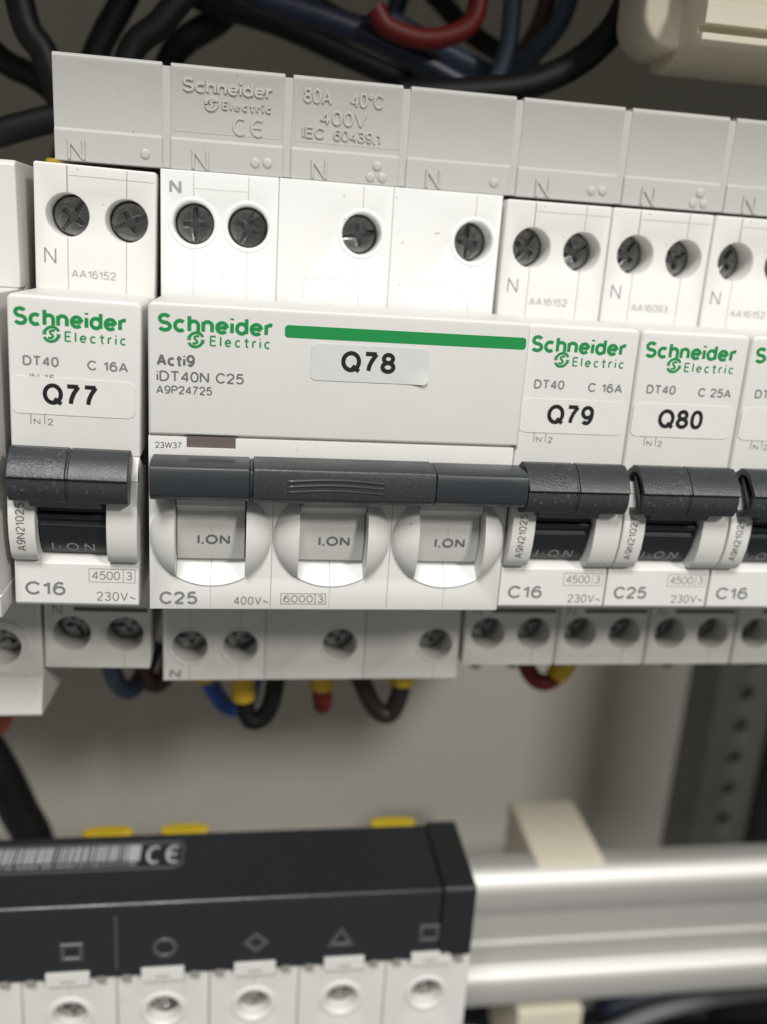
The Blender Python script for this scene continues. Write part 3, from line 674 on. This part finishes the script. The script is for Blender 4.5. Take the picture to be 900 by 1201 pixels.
# ------------------------------------------------------------------ cables
def cable(name, pts, r, mt, label, group=None, sleeve=None, sleeve_mat=YEL):
    base = pts[-1]
    t = MB(); t.tube(pts, r, mt)
    o = t.build(name, None, (0, 0, 0), weld=False, angle=60); tag(o, label, 'cable', group)
    if sleeve:
        s = MB(); s.tube(sleeve, r+.55, sleeve_mat, 18); s.build('wire_sleeve', o, (0, 0, 0), .2, angle=60)
    return o
UP = 'cables behind the comb'
cable('cable', [(35.8,55,97),(38.4,55,94.1),(45.8,55,92.8),(53.4,55,95.6),(55.2,55,101.8),(54.2,55,118)], 1.9, WRED, 'red cable curving in a loop above the comb', UP)
cable('cable', [(63.1,62,120),(63.7,62,99.8),(63.1,62,92.2),(59.9,62,84)], 1.9, WSLB, 'slate blue cable hanging straight down just right of the red loop', UP)
cable('cable', [(79.1,70,120),(77.3,70,105.3),(73.5,70,98.1),(65.1,70,90.9),(55.8,70,93),(40.6,70,98.8)], 2.1, WSLB, 'slate blue cable sweeping in a wide arc beside the black one', UP)
cable('cable', [(85.7,48,118),(81.6,48,100.6),(76.8,48,93),(69.2,48,87.6),(59.6,48,84.3),(40.4,48,81.6)], 2.6, WBLK, 'thick black cable curving down left of the cream housing', UP)
cable('cable', [(77.1,78,122),(75.4,78,107.8),(73.1,78,100.2),(66,78,88.9)], 2.0, WBRN, 'brown cable between the two slate blue cables', UP)
cable('cable', [(-31,60,112),(-27.6,60,90.5),(-23.9,60,83.8),(-18.4,60,66)], 2.6, WBLK, 'leftmost thick black cable rising past the end of the comb', UP)
cable('cable', [(-60,70,92),(-39,70,87.2),(-33,70,84),(-25.3,70,80.2),(-15,70,68)], 2.4, WBLK, 'black cable coming in from the left edge above the comb end', UP)
cable('cable', [(-5,75,118),(-8.6,75,104.7),(-12.7,75,96.8),(-17.8,75,87.1),(-24.4,75,67)], 2.6, WBLK, 'black cable slanting down to the left end of the comb', UP)
cable('cable', [(8.2,55,112),(3.2,55,99.2),(-2.7,55,91.1),(-8.8,55,84.3),(-11.4,55,66)], 2.4, WBLK, 'black cable slanting behind the first comb section', UP)
cable('cable', [(22,80,124),(13.8,80,106.8),(7,80,98.3),(-3.3,80,89.3),(-7,80,68)], 2.8, WBLK, 'black cable slanting behind the second comb section', UP)
cable('cable', [(-22,75,112),(-6.1,75,104.9),(3.8,75,99.9),(19.2,75,96.8),(37,75,91.3),(62,75,84)], 2.3, WBLK, 'black cable running long and shallow behind the comb top', UP)
cable('cable', [(-4,60,112),(4.5,60,102.1),(13.9,60,98.1),(28.4,60,95.2),(41.8,60,91.4),(66,60,82)], 2.3, WNAV, 'dark navy cable running shallow under the red loop', UP)
cable('cable', [(14,85,122),(19.1,85,110.2),(28.4,85,103.1),(37.8,85,100.7),(44,85,104.7),(48,85,124)], 2.0, WNAV, 'dark navy cable dipping at the top centre left of the red loop', UP)
cable('cable', [(40,90,122),(47,90,114.5),(55.2,90,107.8),(63.6,90,101.7),(80,90,95)], 2.2, WBLK, 'black cable behind the red loop', UP)
cable('cable', [(-60,50,66),(-34.6,50,68.7),(-27.4,50,70.7),(-21.5,50,72.6),(-8.2,50,76)], 2.4, WBLK, 'black cable lying level just above the left device', UP)
LO = 'cables under the breakers'
cable('cable', [(14.3,38,-20),(14.4,38,-30),(14.6,38,-35.5),(16,38,-40.4),(18.8,38,-39.6),(20.6,38,-34.5),(21,38,-24),(21,42,-10)], 1.9, WBLK, 'black cable looping under the wide breaker beside the blue one', LO, [(14.3,38,-24),(14.4,38,-35.6)])
cable('cable', [(6.4,42,-22),(6.6,42.5,-31),(8.4,44.7,-37.2),(11.4,47.3,-42.5),(15.4,52,-44),(18,60,-36)], 1.9, WBLU, 'bright blue cable under the left end of the wide breaker', LO, [(6.4,42,-24),(6.5,42.3,-33.4)])
cable('cable', [(30.2,38,-20),(30.3,38,-30),(30.7,38,-36.2),(31.2,41,-38.2),(31.6,47,-36),(32,52,-24)], 2.0, WRED, 'red cable stub under the middle of the wide breaker', LO, [(30.2,38,-24),(30.4,38,-33.2)])
cable('cable', [(47.6,40,-20),(47.6,40,-30),(47.3,40,-36),(45.5,40,-40.6),(42.2,40,-39.1),(39.1,40,-33.1),(36.4,42,-26),(35,46,-12)], 2.0, WDBR, 'dark brown cable looping up to the right end of the wide breaker', LO, [(47.6,40,-24),(47.5,40,-33.4)])
cable('cable', [(73.2,42,-20),(74.6,42,-28.5),(77.1,42,-33.2),(80.0,42,-34.6),(82.6,42,-33),(84.6,42,-28.5),(85.4,42,-20)], 1.9, WRED, 'short dark red cable loop under the Q79 and Q80 breakers', LO, [(82.3,42,-33.3),(84.6,42,-28.5),(85.4,42,-20)])
cable('cable', [(-12.4,42,-18),(-12.2,42,-27.9),(-11.1,42,-33.6),(-7.9,44,-36),(-4,52,-30)], 1.9, WSLB, 'dull blue cable half hidden under the Q77 breaker', LO)
cable('cable', [(-7,45,-18),(-6.4,45,-30),(-4.6,45,-35.4),(-2.2,46,-35.2),(-.6,47,-30),(0,48,-18)], 1.9, WBRN, 'brown cable loop in shade right of the dull blue one', LO)
for x, mt, lb in ((63.4, WBLK, 'tip of a black cable below the left half of the Q79 breaker'), (71.6, WSLB, 'tip of a blue cable below the right side of the Q79 breaker'), (107.6, WBRN, 'tip of a brown cable below the breaker right of Q80')):
    cable('cable', [(x, 42, -18), (x+.1, 42, -27.5), (x+.6, 43, -29.6), (x+1.3, 48, -29.2), (x+1.5, 56, -22)], 1.7, mt, lb, LO)
cable('cable', [(-60,70,-40),(-47.8,70,-61),(-42.7,70,-71.4),(-38.9,70,-82.2),(-34.8,70,-94.6),(-30,70,-130)], 4.6, WBLK, 'very thick black cable at the lower left above the busbar block')
cable('cable', [(-50,45,-50),(-40,45,-46.4),(-35.1,45,-44.7),(-33.6,45,-39.8),(-33,45,-28)], 1.9, mat('rust_insulation', (.22,.05,.02), .45), 'rust brown cable under the left device')
cable('cable', [(80,85,-196),(126.6,85,-184),(145.7,85,-175.3),(165.5,85,-170.8),(199,85,-168)], 2.4, WGRY, 'grey cable curving below the aluminium rail')
cable('cable', [(90,95,-196),(131.2,95,-189.7),(139.1,95,-181.4),(162.8,95,-176),(199,95,-172)], 5.0, WNAV, 'navy cable below the aluminium rail beside the grey one')
cable('cable', [(40,90,-170),(84.9,90,-172),(102,90,-178.4),(131.3,90,-186),(199,90,-196)], 5.5, WBLK, 'thick black cable at the bottom under the aluminium rail')
for x, lb in ((-17.0, 'yellow wire sleeve tip above the Q77 breaker, next to the left device'), (-1.4, 'yellow wire sleeve tip between the Q77 breaker and the wide breaker')):
    s = MB(); s.tube([(x, 30, 58), (x, 30, 64.6)], 1.6, YEL, 18); tag(s.build('wire_sleeve', None, (0, 0, 0), .3, angle=60), lb, 'wire sleeve', 'yellow sleeves above the breakers')

# crumbs of dust caught where the breaker fronts meet the terminal blocks
c = MB(); rr = random.Random(3)
for k in range(260):
    x = rr.uniform(-18.5, 112); wide = 0.3 < x < 54; y = (18.9 if wide else 17.9)-abs(rr.gauss(0, 1.5)); z = 45.16 if wide else 45.08
    if wide and rr.random() < .45: continue
    r0 = rr.choice((.05, .07, .09, .14)); vs = [(x+r0*rr.uniform(.5, 1.3)*math.cos(a), y+DY*(not wide)+r0*rr.uniform(.5, 1.3)*math.sin(a), z) for a in (0, 1.3, 2.5, 3.8, 5.1)]+[(x, y+DY*(not wide), z+r0*.7)]
    c.add(vs, [(i, (i+1) % 5, 5) for i in range(5)]+[(4, 3, 2, 1, 0)], (SEAM, LOWW, SEAMD)[rr.randrange(3)])
d = c.build('dust', None, (0, 0, 0), weld=False); d['kind'] = 'stuff'
